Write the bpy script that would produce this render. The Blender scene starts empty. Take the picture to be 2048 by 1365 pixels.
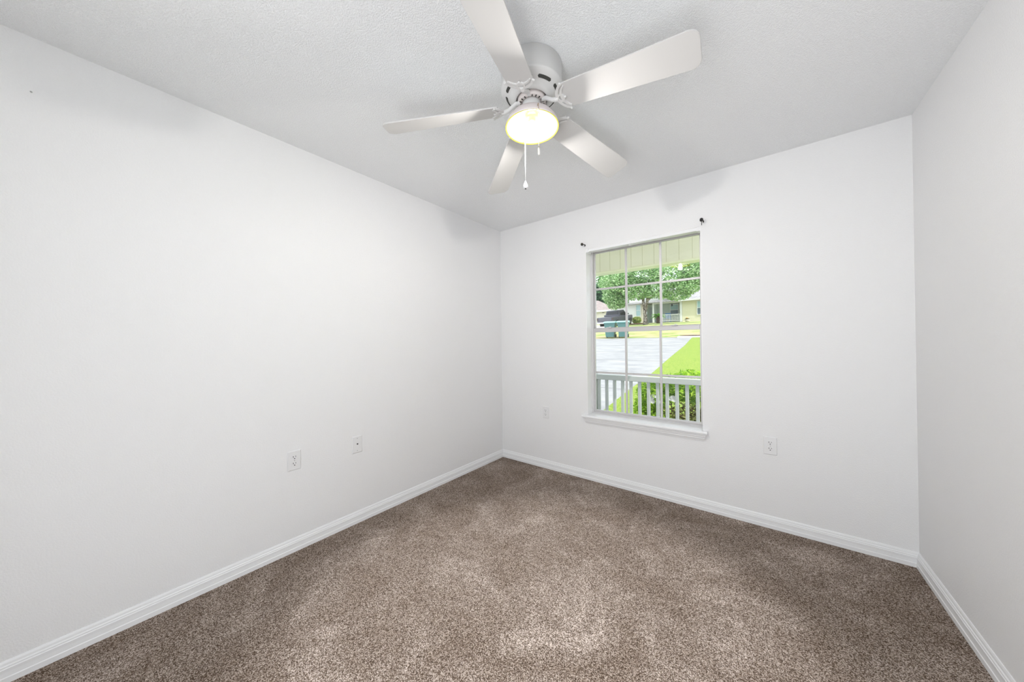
import bpy, bmesh, math, random
from mathutils import Vector, Matrix
random.seed(7)
S = bpy.context.scene
COL = S.collection
PI = math.pi

# ------------------------------------------------------------------ camera
cam_d = bpy.data.cameras.new('camera')
cam = bpy.data.objects.new('camera', cam_d)
COL.objects.link(cam)
yaw, pitch, roll = -0.65646, 0.0044548, -0.0116227
cy, sy, cp, sp = math.cos(yaw), math.sin(yaw), math.cos(pitch), math.sin(pitch)
fw = Vector((sy * cp, cy * cp, sp)); rt = Vector((cy, -sy, 0)); up = rt.cross(fw)
r2 = rt * math.cos(roll) + up * math.sin(roll); u2 = up * math.cos(roll) - rt * math.sin(roll)
M = Matrix((r2, u2, -fw)).transposed().to_4x4()
M.translation = Vector((2.2233, -2.7004, 1.2336))
cam.matrix_world = M
cam_d.sensor_fit = 'HORIZONTAL'; cam_d.sensor_width = 36.0
cam_d.lens = 36.0 * 643.66 / 2048.0
cam_d.clip_start = 0.02; cam_d.clip_end = 500
S.camera = cam

# ------------------------------------------------------------------ light
W = bpy.data.worlds.new('sky'); S.world = W; W.use_nodes = True
bg = W.node_tree.nodes['Background']
bg.inputs['Color'].default_value = (0.86, 0.93, 1.0, 1); bg.inputs['Strength'].default_value = 2.7
sun_d = bpy.data.lights.new('sun', 'SUN'); sun_d.energy = 4.4; sun_d.angle = 0.01; sun_d.color = (1.0, 0.96, 0.88)
sun = bpy.data.objects.new('sun', sun_d); COL.objects.link(sun)
sun.rotation_euler = Vector((0.55, -0.22, 0.8)).to_track_quat('Z', 'Y').to_euler()
sun.location = (6, 4, 12)
BULB_STRENGTH = 820
# added fill panel in the unseen rear doorway, brightens the room
rear_fill_d = bpy.data.lights.new('rear_fill_light', 'AREA'); rear_fill_d.shape = 'RECTANGLE'; rear_fill_d.size = 0.86; rear_fill_d.size_y = 1.98
rear_fill_d.energy = 20; rear_fill_d.color = (0.975, 0.99, 1.0)
rear_fill = bpy.data.objects.new('rear_fill_light', rear_fill_d); COL.objects.link(rear_fill)
rear_fill.location = (1.90, -3.77, 1.01); rear_fill.rotation_euler = (PI / 2, 0, 0)
# added unseen fill disk behind the camera, aimed up to lift the ceiling
ceiling_fill_d = bpy.data.lights.new('ceiling_fill_light', 'AREA'); ceiling_fill_d.shape = 'DISK'; ceiling_fill_d.size = 0.7; ceiling_fill_d.spread = math.radians(110)
ceiling_fill_d.energy = 4.5; ceiling_fill_d.color = (0.975, 0.99, 1.0)
ceiling_fill = bpy.data.objects.new('ceiling_fill_light', ceiling_fill_d); COL.objects.link(ceiling_fill)
ceiling_fill.location = (2.15, -3.2, 0.2); ceiling_fill.rotation_euler = Vector((0.12, -0.58, -0.78)).to_track_quat('Z', 'Y').to_euler()
vs = S.view_settings
vs.view_transform = 'Standard'; vs.look = 'None'; vs.exposure = 0.06; vs.gamma = 1.0
vs.use_curve_mapping = False
S.display_settings.display_device = 'sRGB'

# ------------------------------------------------------------------ materials
def mat(name, color, rough=0.6, metal=0.0, spec=0.5):
    m = bpy.data.materials.new(name); m.use_nodes = True
    b = m.node_tree.nodes['Principled BSDF']
    b.inputs['Base Color'].default_value = (*color, 1); b.inputs['Roughness'].default_value = rough
    b.inputs['Metallic'].default_value = metal; b.inputs['Specular IOR Level'].default_value = spec
    return m
def nodes(m): return m.node_tree.nodes, m.node_tree.links, m.node_tree.nodes['Principled BSDF']
def noise(m, scale, detail=2, rough=0.5, obj=True, stretch=None):
    N, L, b = nodes(m)
    tc = N.new('ShaderNodeTexCoord'); n = N.new('ShaderNodeTexNoise')
    n.inputs['Scale'].default_value = scale; n.inputs['Detail'].default_value = detail; n.inputs['Roughness'].default_value = rough
    if stretch:
        mp = N.new('ShaderNodeMapping'); mp.inputs['Scale'].default_value = stretch
        L.new(tc.outputs['Object'], mp.inputs['Vector']); L.new(mp.outputs['Vector'], n.inputs['Vector'])
    else:
        L.new(tc.outputs['Object'], n.inputs['Vector'])
    return n
def bump(m, src, strength, dist):
    N, L, b = nodes(m)
    bp = N.new('ShaderNodeBump'); bp.inputs['Strength'].default_value = strength; bp.inputs['Distance'].default_value = dist
    L.new(src, bp.inputs['Height']); L.new(bp.outputs['Normal'], b.inputs['Normal'])
def ramp(m, src, stops):
    N, L, b = nodes(m)
    r = N.new('ShaderNodeValToRGB')
    e = r.color_ramp.elements
    while len(e) < len(stops): e.new(0.5)
    for k, (p, c) in enumerate(stops): e[k].position = p; e[k].color = (*c, 1)
    L.new(src, r.inputs['Fac'])
    return r

m_wall = mat('white_orange_peel_paint', (0.855, 0.855, 0.86), 0.55, 0, 0.3)
bump(m_wall, noise(m_wall, 170, 3, 0.55).outputs['Fac'], 0.5, 0.0035)
m_ceil = mat('knockdown_ceiling_paint', (0.955, 0.965, 0.975), 0.85, 0, 0.2)
N, L, b = nodes(m_ceil)
n1 = noise(m_ceil, 185, 3, 0.62)
r1 = ramp(m_ceil, n1.outputs['Fac'], [(0.40, (0, 0, 0)), (0.62, (1, 1, 1))])
bump(m_ceil, r1.outputs['Color'], 0.6, 0.0038)
m_trim = mat('white_semi_gloss_trim', (0.88, 0.885, 0.895), 0.35)
m_liner = mat('daylit_reveal_white', (0.95, 0.95, 0.95), 0.3)  # extra-light white, stands in for daylight on the window reveal
m_sash = mat('white_window_enamel', (0.66, 0.65, 0.655), 0.4)
m_alu = mat('brushed_pale_aluminium', (0.60, 0.585, 0.585), 0.4, 0.2)
m_plate = mat('white_plastic_plate', (0.81, 0.81, 0.815), 0.35)
m_dark = mat('dark_void', (0.015, 0.014, 0.013), 0.8)
m_grey = mat('grey_screw', (0.45, 0.45, 0.45), 0.4, 0.6)
m_black = mat('black_iron', (0.012, 0.012, 0.012), 0.45)
m_fan = mat('white_fan_enamel', (0.72, 0.715, 0.705), 0.4)
m_blade = mat('white_satin_blade', (0.61, 0.60, 0.592), 0.42)
m_rotor = mat('aged_pinkish_white_metal', (0.74, 0.68, 0.66), 0.45)
m_slot = mat('vent_shadow_metal', (0.05, 0.05, 0.045), 0.7)
m_socket = mat('amber_socket', (0.08, 0.024, 0.003), 0.5)
m_chain = mat('brass_bead_chain', (0.50, 0.38, 0.26), 0.35, 0.6)
m_pull = mat('ivory_pull', (0.86, 0.84, 0.80), 0.4)
m_cord = mat('white_cord', (0.9, 0.9, 0.9), 0.6)

# carpet: speckled twisted pile with vacuum lay marks
m_carpet = mat('brown_frieze_carpet', (0.2, 0.15, 0.12), 1.0, 0, 0.0)
N, L, b = nodes(m_carpet)
tc = N.new('ShaderNodeTexCoord'); vo = N.new('ShaderNodeTexVoronoi'); vo.inputs['Scale'].default_value = 350
wob = noise(m_carpet, 420, 1, 0.5)
L.new(tc.outputs['Object'], vo.inputs['Vector'])
sep = N.new('ShaderNodeSeparateColor'); L.new(vo.outputs['Color'], sep.inputs[0])
add = N.new('ShaderNodeMath'); add.operation = 'ADD'; half = N.new('ShaderNodeMath'); half.operation = 'MULTIPLY'; half.inputs[1].default_value = 0.5
L.new(sep.outputs[0], add.inputs[0]); L.new(wob.outputs['Fac'], add.inputs[1]); L.new(add.outputs[0], half.inputs[0])
cr = ramp(m_carpet, half.outputs[0], [(0.24, (0.050, 0.033, 0.022)), (0.48, (0.212, 0.160, 0.126)), (0.74, (0.62, 0.535, 0.48))])
lay = noise(m_carpet, 2.6, 6, 0.66); lay.inputs['Distortion'].default_value = 0.9
lr = ramp(m_carpet, lay.outputs['Fac'], [(0.36, (0.78, 0.745, 0.71)), (0.53, (0.98, 0.97, 0.96)), (0.68, (1.36, 1.38, 1.40))])
mx = N.new('ShaderNodeMix'); mx.data_type = 'RGBA'; mx.blend_type = 'MULTIPLY'; mx.inputs['Factor'].default_value = 1.0
L.new(cr.outputs['Color'], mx.inputs[6]); L.new(lr.outputs['Color'], mx.inputs[7])
L.new(mx.outputs[2], b.inputs['Base Color'])
bump(m_carpet, half.outputs[0], 0.7, 0.005)

# clear glazing: thin pane, transparent with a Fresnel mirror layer
m_glass = bpy.data.materials.new('clear_window_glass'); m_glass.use_nodes = True
N = m_glass.node_tree.nodes; L = m_glass.node_tree.links; N.clear()
o = N.new('ShaderNodeOutputMaterial'); mixs = N.new('ShaderNodeMixShader'); tr = N.new('ShaderNodeBsdfTransparent')
gl = N.new('ShaderNodeBsdfGlossy'); gl.inputs['Roughness'].default_value = 0.02
fr = N.new('ShaderNodeFresnel'); fr.inputs['IOR'].default_value = 1.45
tr.inputs['Color'].default_value = (0.98, 0.985, 0.98, 1)
L.new(fr.outputs[0], mixs.inputs[0]); L.new(tr.outputs[0], mixs.inputs[1]); L.new(gl.outputs[0], mixs.inputs[2]); L.new(mixs.outputs[0], o.inputs[0])

# lamp bulb
m_bulb = bpy.data.materials.new('lit_bulb'); m_bulb.use_nodes = True
N = m_bulb.node_tree.nodes; L = m_bulb.node_tree.links; N.clear()
o = N.new('ShaderNodeOutputMaterial'); em = N.new('ShaderNodeEmission')
em.inputs['Color'].default_value = (1.0, 0.965, 0.92, 1); em.inputs['Strength'].default_value = BULB_STRENGTH
L.new(em.outputs[0], o.inputs[0])
m_bowl = mat('opal_bowl_inside', (0.93, 0.91, 0.84), 0.35)
m_rim = mat('pale_yellow_glass_rim', (0.85, 0.82, 0.045), 0.3)
m_pan = mat('pinkish_white_lamp_pan', (0.76, 0.69, 0.68), 0.45)

# outdoors
def two_tone(name, c1, c2, scale, rough=0.9, detail=4, lo=0.35, hi=0.65, stretch=None):
    m = mat(name, c1, rough, 0, 0.2)
    N, L, b = nodes(m)
    r = ramp(m, noise(m, scale, detail, 0.6, True, stretch).outputs['Fac'], [(lo, c1), (hi, c2)])
    L.new(r.outputs['Color'], b.inputs['Base Color'])
    return m
def leafmat(name, c1, c2, c3):
    m = mat(name, c1, 0.55, 0, 0.3)
    N, L, b = nodes(m)
    g = N.new('ShaderNodeNewGeometry')
    r = ramp(m, g.outputs['Random Per Island'], [(0.0, c1), (0.5, c2), (1.0, c3)])
    L.new(r.outputs['Color'], b.inputs['Base Color'])
    o = N['Material Output']; t = N.new('ShaderNodeBsdfTranslucent'); a = N.new('ShaderNodeMixShader'); a.inputs[0].default_value = 0.35
    L.new(r.outputs['Color'], t.inputs['Color']); L.new(b.outputs[0], a.inputs[1]); L.new(t.outputs[0], a.inputs[2]); L.new(a.outputs[0], o.inputs[0])
    return m
m_lawn = two_tone('sunlit_lawn', (0.070, 0.165, 0.010), (0.27, 0.31, 0.065), 22, 0.95, 8, 0.33, 0.66)
m_verge = two_tone('dry_verge_grass', (0.15, 0.24, 0.05), (0.42, 0.32, 0.19), 0.9, 0.95, 8)
m_yard = two_tone('far_yard_grass', (0.252, 0.326, 0.096), (0.444, 0.459, 0.207), 1.6, 0.95, 6)
m_conc = two_tone('pale_concrete_drive', (0.200, 0.204, 0.215), (0.311, 0.311, 0.311), 1.1, 0.9, 7, 0.3, 0.7, (1, 2.2, 1))
m_joint = mat('dark_joint', (0.20, 0.20, 0.20), 0.9)
m_mulch = two_tone('red_brown_mulch', (0.118, 0.059, 0.037), (0.311, 0.178, 0.133), 6, 0.95, 5)
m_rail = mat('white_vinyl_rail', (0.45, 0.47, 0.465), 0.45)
m_soffit = mat('cream_vinyl_soffit', (0.88, 0.85, 0.69), 0.5)
m_beam = mat('cream_beam_paint', (0.90, 0.90, 0.66), 0.5)
m_soffit_line = mat('soffit_groove', (0.62, 0.60, 0.40), 0.7)
m_leaf = leafmat('oak_leaves', (0.12, 0.27, 0.09), (0.32, 0.50, 0.22), (0.62, 0.76, 0.50))
m_leafd = leafmat('dark_needles', (0.015, 0.06, 0.03), (0.04, 0.12, 0.06), (0.08, 0.20, 0.08))
m_leafm = leafmat('woodland_leaves', (0.06, 0.17, 0.05), (0.13, 0.30, 0.09), (0.24, 0.44, 0.15))
m_bush = leafmat('bright_shrub_leaves', (0.10, 0.24, 0.02), (0.32, 0.56, 0.03), (0.60, 0.80, 0.10))
m_bushold = leafmat('olive_brown_leaves', (0.10, 0.08, 0.04), (0.24, 0.22, 0.08), (0.48, 0.50, 0.20))
m_hedge = leafmat('yellow_green_leaves', (0.18, 0.26, 0.06), (0.32, 0.42, 0.12), (0.50, 0.55, 0.20))
m_palm = leafmat('palm_fronds', (0.08, 0.24, 0.04), (0.18, 0.42, 0.06), (0.34, 0.58, 0.12))
m_petal = mat('white_petals', (0.681, 0.681, 0.681), 0.6)
m_bark = two_tone('mottled_grey_bark', (0.07, 0.05, 0.04), (0.40, 0.36, 0.33), 7, 0.95, 5, 0.42, 0.62)
m_barkd = mat('dark_palm_trunk', (0.09, 0.06, 0.05), 0.95)
m_hwhite = mat('white_house_siding', (0.636, 0.636, 0.636), 0.7)
m_hyel = mat('pale_yellow_siding', (0.622, 0.592, 0.429), 0.7)
m_hgreen = mat('pale_green_siding', (0.459, 0.518, 0.488), 0.7)
m_hbeige = mat('beige_pilaster', (0.548, 0.488, 0.400), 0.7)
m_pink = mat('warm_white_stucco', (0.622, 0.570, 0.540), 0.8)
m_roof = two_tone('grey_shingle', (0.22, 0.22, 0.225), (0.36, 0.35, 0.355), 4, 0.9, 4)
m_roofb = two_tone('taupe_shingle', (0.20, 0.165, 0.16), (0.31, 0.26, 0.25), 4, 0.9, 4)
m_pane = mat('house_window_pane', (0.32, 0.46, 0.50), 0.15)
m_paned = mat('dark_house_pane', (0.10, 0.14, 0.17), 0.15)  # darker tone for the lower panes
m_door = mat('grey_blue_door', (0.30, 0.33, 0.38), 0.5)
m_truck = mat('charcoal_truck_paint', (0.10, 0.10, 0.125), 0.3, 0.3)
m_truckw = mat('dark_truck_window', (0.012, 0.014, 0.018), 0.1)
m_tyre = mat('tyre_rubber', (0.02, 0.02, 0.02), 0.8)
m_chrome = mat('chrome_bumper', (0.55, 0.55, 0.57), 0.25, 0.8)
m_red = mat('dark_tail_lens', (0.06, 0.03, 0.03), 0.25)
m_bin = mat('teal_bin_plastic', (0.065, 0.165, 0.155), 0.5)
m_binlid = mat('light_teal_bin_lid', (0.24, 0.44, 0.42), 0.45)
m_blue = mat('blue_chair_paint', (0.08, 0.25, 0.55), 0.5)
m_pot = mat('stone_planter', (0.50, 0.47, 0.38), 0.85)
m_orange = mat('peach_petals', (0.85, 0.50, 0.20), 0.6)

# ------------------------------------------------------------------ mesh helpers
def obj(name, bm, m, parent=None, smooth=False, loc=None):
    me = bpy.data.meshes.new(name)
    bmesh.ops.recalc_face_normals(bm, faces=bm.faces) if smooth is not None else None
    bm.to_mesh(me); bm.free()
    for k in (m if isinstance(m, (list, tuple)) else [m]): me.materials.append(k)
    if smooth:
        for p in me.polygons: p.use_smooth = True
    o = bpy.data.objects.new(name, me); COL.objects.link(o)
    if parent: o.parent = parent
    if loc is not None: o.location = loc
    return o
def tag(o, label, cat, group=None):
    o['label'] = label; o['category'] = cat
    if group: o['group'] = group
    return o
def thing(name, label, cat, loc=(0, 0, 0), rz=0, group=None):
    o = bpy.data.objects.new(name, None); COL.objects.link(o)
    o.empty_display_size = 0.05
    o.location = loc; o.rotation_euler = (0, 0, rz)
    return tag(o, label, cat, group)
def struct(o):
    o['kind'] = 'structure'; return o
def dup(root, label, loc, rz=None):
    r = root.copy(); COL.objects.link(r); r.location = loc
    if rz is not None: r.rotation_euler = (0, 0, rz)
    r['label'] = label
    for ch in list(root.children):
        c = ch.copy(); COL.objects.link(c); c.parent = r
        for g in list(ch.children):
            d = g.copy(); COL.objects.link(d); d.parent = c
    return r
def box(bm, x0, x1, y0, y1, z0, z1, bev=0.0, mi=0):
    vs_ = [bm.verts.new((x, y, z)) for x in (x0, x1) for y in (y0, y1) for z in (z0, z1)]
    idx = [(0, 1, 3, 2), (4, 6, 7, 5), (0, 4, 5, 1), (2, 3, 7, 6), (0, 2, 6, 4), (1, 5, 7, 3)]
    fs = [bm.faces.new([vs_[i] for i in f]) for f in idx]
    for f in fs: f.material_index = mi
    bmesh.ops.recalc_face_normals(bm, faces=fs)
    if bev > 0:
        es = list({e for f in fs for e in f.edges})
        bmesh.ops.bevel(bm, geom=es, offset=bev, segments=2, affect='EDGES', profile=0.5)
    return bm
def B(): return bmesh.new()
def bx(*a, **k): return box(B(), *a, **k)
def prism(bm, pts, axis, a, b, mi=0):
    """extrude a closed 2-D outline along an axis (0,1,2) from a to b"""
    def P(u, v, w):
        return ((w, u, v), (u, w, v), (u, v, w))[axis]
    A = [bm.verts.new(P(u, v, a)) for u, v in pts]; C = [bm.verts.new(P(u, v, b)) for u, v in pts]
    n = len(pts); fs = [bm.faces.new(A), bm.faces.new(C[::-1])]
    for i in range(n): fs.append(bm.faces.new((A[i], C[i], C[(i + 1) % n], A[(i + 1) % n])))
    for f in fs: f.material_index = mi
    bmesh.ops.recalc_face_normals(bm, faces=fs)
    return bm
def lathe(bm, prof, seg=48, c=(0, 0), mi=0):
    rings = []
    for r, z in prof:
        if r < 1e-6: rings.append([bm.verts.new((c[0], c[1], z))])
        else: rings.append([bm.verts.new((c[0] + r * math.cos(2 * PI * k / seg), c[1] + r * math.sin(2 * PI * k / seg), z)) for k in range(seg)])
    for a, b_ in zip(rings, rings[1:]):
        for k in range(seg):
            q = [a[k % len(a)], a[(k + 1) % len(a)], b_[(k + 1) % len(b_)], b_[k % len(b_)]]
            q = [v for i, v in enumerate(q) if v not in q[:i]]
            if len(q) > 2:
                f = bm.faces.new(q); f.material_index = mi
    return bm
def tube(bm, pts, r, seg=10, mi=0):
    pts = [Vector(p) for p in pts]
    rr = r if isinstance(r, (list, tuple)) else [r] * len(pts)
    rings = []
    ref = Vector((0, 0, 1))
    for i, p in enumerate(pts):
        t = (pts[min(i + 1, len(pts) - 1)] - pts[max(i - 1, 0)]).normalized()
        a = t.cross(ref if abs(t.dot(ref)) < 0.95 else Vector((1, 0, 0))).normalized(); b_ = t.cross(a)
        rings.append([bm.verts.new(p + (a * math.cos(2 * PI * k / seg) + b_ * math.sin(2 * PI * k / seg)) * rr[i]) for k in range(seg)])
    for A, C in zip(rings, rings[1:]):
        for k in range(seg):
            f = bm.faces.new((A[k], A[(k + 1) % seg], C[(k + 1) % seg], C[k])); f.material_index = mi
    bm.faces.new(rings[0][::-1]).material_index = mi; bm.faces.new(rings[-1]).material_index = mi
    return bm
def ball(bm, c, r, u=14, v=10, sc=(1, 1, 1)):
    g = bmesh.ops.create_uvsphere(bm, u_segments=u, v_segments=v, radius=r)
    for w in g['verts']: w.co = Vector((w.co.x * sc[0], w.co.y * sc[1], w.co.z * sc[2])) + Vector(c)
    return bm

# ------------------------------------------------------------------ room shell
RW, H, T, YR = 2.888, 2.44, 0.17, -3.70       # width, height, window-wall thickness, rear wall
WX0, WX1, WZ0, WZ1 = 0.990, 1.890, 0.574, 2.066
struct(obj('floor', bx(0, RW, YR, 0, -0.12, 0.0), m_carpet))
struct(obj('ceiling', bx(-0.15, RW + 0.15, YR - 0.15, T, H, H + 0.15), m_ceil))
struct(obj('wall_left', bx(-0.15, 0, YR - 0.15, 0, -0.12, H), m_wall))
struct(obj('wall_right', bx(RW, RW + 0.15, YR - 0.15, 0, -0.12, H), m_wall))
bm = B()
box(bm, 0, 1.44, YR - 0.15, YR, -0.12, H); box(bm, 2.36, RW, YR - 0.15, YR, -0.12, H); box(bm, 1.44, 2.36, YR - 0.15, YR, 2.03, H); box(bm, 1.44, 2.36, YR - 0.15, YR, -0.12, 0)
struct(obj('wall_front', bm, m_wall))
bm = B()
for (x0, x1, z0, z1) in ((1.38, 1.45, 0, 2.02), (2.35, 2.42, 0, 2.02), (1.38, 2.42, 2.02, 2.09)): box(bm, x0, x1, YR - .155, YR + .015, z0, z1, .003)
struct(obj('door_1', bm, m_trim))
bm = B()
xs = [-3.0, WX0, WX1, 6.0]; zs = [-0.6, WZ0, WZ1, 3.2]
for i in range(3):
    for k in range(3):
        if (i, k) != (1, 1): box(bm, xs[i], xs[i + 1], 0, T, zs[k], zs[k + 1])
bmesh.ops.remove_doubles(bm, verts=bm.verts, dist=1e-5)
seen = {}
for f in list(bm.faces):
    key = tuple(sorted(v.index for v in f.verts)) if False else tuple(round(c, 4) for c in f.calc_center_median())
    seen.setdefault(key, []).append(f)
bmesh.ops.delete(bm, geom=[f for l in seen.values() if len(l) > 1 for f in l], context='FACES')
struct(obj('wall_back', bm, m_wall))

BB = [(0, 0), (.015, 0), (.015, .021), (.0125, .0235), (.0118, .040), (.0125, .052), (.0100, .0545), (.0100, .060), (.0066, .0635), (.0058, .071), (.0030, .0775), (0, .0785)]
def baseboard(name, p0, p1, nrm):
    """profile runs from p0 to p1 with mitred ends along the wall whose inward normal is nrm"""
    bm = B(); d = (Vector(p1) - Vector(p0)).normalized(); n = Vector(nrm)
    A = [bm.verts.new(Vector(p0) + n * u + d * u + Vector((0, 0, v))) for u, v in BB]
    C = [bm.verts.new(Vector(p1) + n * u - d * u + Vector((0, 0, v))) for u, v in BB]
    k = len(BB)
    for i in range(k): bm.faces.new((A[i], A[(i + 1) % k], C[(i + 1) % k], C[i]))
    bm.faces.new(A[::-1]); bm.faces.new(C)
    return struct(obj(name, bm, m_trim))
baseboard('baseboard_left', (0, YR, 0), (0, 0, 0), (1, 0, 0))
baseboard('baseboard_back', (0, 0, 0), (RW, 0, 0), (0, -1, 0))
baseboard('baseboard_right', (RW, 0, 0), (RW, YR, 0), (-1, 0, 0))
baseboard('baseboard_front', (1.38, YR, 0), (0, YR, 0), (0, 1, 0))

# ------------------------------------------------------------------ window
win = struct(bpy.data.objects.new('window_1', None)); COL.objects.link(win); win.location = (1.44, 0.14, WZ0)
wp = Vector((1.44, 0.14, WZ0))
def wbox(name, boxes, m, parent=win, bev=0.0015):
    bm = B()
    for (x0, x1, y0, y1, z0, z1) in boxes: box(bm, x0 - wp.x, x1 - wp.x, y0 - wp.y, y1 - wp.y, z0 - wp.z, z1 - wp.z, bev)
    return obj(name, bm, m, parent)
# added reveal liners, white lifted to imitate daylight on the jambs, plus outer frame
wbox('jamb_daylight_liner', [(WX0, WX0 + .003, .001, .1119, WZ0 + .0035, WZ1), (WX1 - .003, WX1, .001, .113, WZ0 + .003, WZ1), (WX0 + .003, WX1 - .003, .001, .113, WZ1 - .003, WZ1)], m_liner, win, 0)
wbox('frame', [(WX0, WX0 + .016, .112, T, WZ0 + .002, WZ1), (WX1 - .016, WX1, .112, T, WZ0 + .002, WZ1),
               (WX0 + .016, WX1 - .016, .112, T, WZ1 - .008, WZ1), (WX0 + .016, WX1 - .016, .112, T, WZ0 + .002, WZ0 + .014)], m_sash)
def sash(name, y0, y1, z0, z1, st, top, bot, bar_z, m):
    X0, X1 = WX0 + .0161, WX1 - .0161
    s = wbox(name, [(X0, X0 + st, y0, y1, z0, z1), (X1 - st, X1, y0, y1, z0, z1), (X0 + st, X1 - st, y0, y1, z1 - top, z1), (X0 + st, X1 - st, y0, y1, z0, z0 + bot)], m)
    ym = (y0 + y1) / 2
    xa, xb = X0 + st, X1 - st
    for k in (1, 2):
        xc = xa + (xb - xa) * k / 3
        wbox('muntin', [(xc - .0085, xc + .0085, ym - .007, ym + .007, z0 + bot, z1 - top)], m, s, .001)
    wbox('muntin', [(xa, xb, ym - .0062, ym + .0062, bar_z - .0085, bar_z + .0085)], m, s, .001)
    wbox('glass_pane', [(xa - .004, xb + .004, ym - .0015, ym + .0015, z0 + bot - .004, z1 - top + .004)], m_glass, s, 0)
    return s
us = sash('upper_sash', .143, .163, 1.335, WZ1 - .0081, .011, .010, .024, 1.716, m_alu)
ls = sash('lower_sash', .118, .138, WZ0 + .0141, 1.352, .013, .036, .018, .950, m_alu)
for xc in (1.155, 1.685):
    wbox('sash_latch', [(xc - .022, xc + .022, .104, .128, 1.352, 1.360), (xc + .004, xc + .020, .099, .108, 1.356, 1.364)], m_sash, ls, .001)
# stool and apron
st = struct(bpy.data.objects.new('trim_1', None)); COL.objects.link(st); st.location = (1.43, 0, WZ0)
bm = B()
SX0, SX1 = 0.948, 1.918
prof = [(-.034, -.019), (-.037, -.015), (-.038, -.0095), (-.037, -.004), (-.034, .003), (0, .003), (0, -.019)]
prism(bm, [(u, v) for u, v in prof], 0, SX0 - 1.43, SX1 - 1.43)
box(bm, WX0 + .001 - 1.43, WX1 - .001 - 1.43, -.001, .125, .0005, 0.003)
obj('stool', bm, m_trim, st)
bm = B()
ap = [(-.028, -.019), (-.028, -.026), (-.024, -.030), (-.0215, -.040), (-.017, -.047), (-.0165, -.053), (-.010, -.063), (-.007, -.0705), (0, -.0705), (0, -.019)]
A = [bm.verts.new((0.958 - 1.43 + .028 * (1 + u / .028) * .9, u, v)) for u, v in ap]
C = [bm.verts.new((1.910 - 1.43 - .028 * (1 + u / .028) * .9, u, v)) for u, v in ap]
for i in range(len(ap)): bm.faces.new((A[i], A[(i + 1) % len(ap)], C[(i + 1) % len(ap)], C[i]))
bm.faces.new(A[::-1]); bm.faces.new(C)
obj('apron', bm, m_trim, st)

# blind headrail left in the head of the opening
hr = thing('blind_headrail', 'white empty blind headrail across the top of the window opening', 'blind rail', (1.44, 0.03, WZ1))
bm = B(); z1 = -.001
prism(bm, [(-.026, z1 - .026), (-.024, z1), (-.0225, z1), (-.0235, z1 - .024), (.0235, z1 - .024), (.0225, z1), (.024, z1), (.026, z1 - .026)], 0, WX0 + .004 - 1.44, WX1 - .004 - 1.44)
obj('channel', bm, m_trim, hr)
for xc in (WX0 + .0135, WX1 - .0135):
    bm = bx(xc - 1.44 - .0125, xc - 1.44 + .0125, -.029, .029, -.032, -.0005, .001)
    obj('end_bracket', bm, m_trim, hr)
bm = bx(1.376 - 1.44 - .011, 1.376 - 1.44 + .011, -.0295, .028, -.029, -.0008, .001)
box(bm, 1.376 - 1.44 - .008, 1.376 - 1.44 + .006, -.012, .004, -.036, -.029, .001)
obj('centre_bracket', bm, m_trim, hr)

# curtain rod brackets
def rod_bracket(x, z, dx, label, pin):
    t = thing('curtain_rod_bracket', label, 'curtain bracket', (x, 0, z), 0, 'black curtain rod brackets')
    obj('wall_plate', bx(-.004, .004, -.003, 0, -.008, .008, .001), m_black, t)
    bm = tube(B(), [(0, -.003, 0), (dx * .3, -.022, .004), (dx, -.048, 0)], .0036, 8)
    obj('arm', bm, m_black, t, True)
    bm = B(); lathe(bm, [(0, -.012), (.0085, -.011), (.0115, -.004), (.0105, .006), (.0055, .011), (0, .0115)], 14, (dx, -.05))
    obj('cup', bm, m_black, t, True)
    bm = tube(B(), [(pin[0], pin[1], -.008), (pin[0], pin[1], pin[2])], .0022, 8)
    obj('set_screw', bm, m_black, t, True)
    return t
rod_bracket(0.987, 2.100, -.008, 'small black iron curtain rod bracket at the upper left corner of the window', (.0, -.012, -.014))
rod_bracket(1.908, 2.096, -.006, 'small black iron curtain rod bracket at the upper right corner of the window', (-.005, -.05, -.040))

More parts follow.
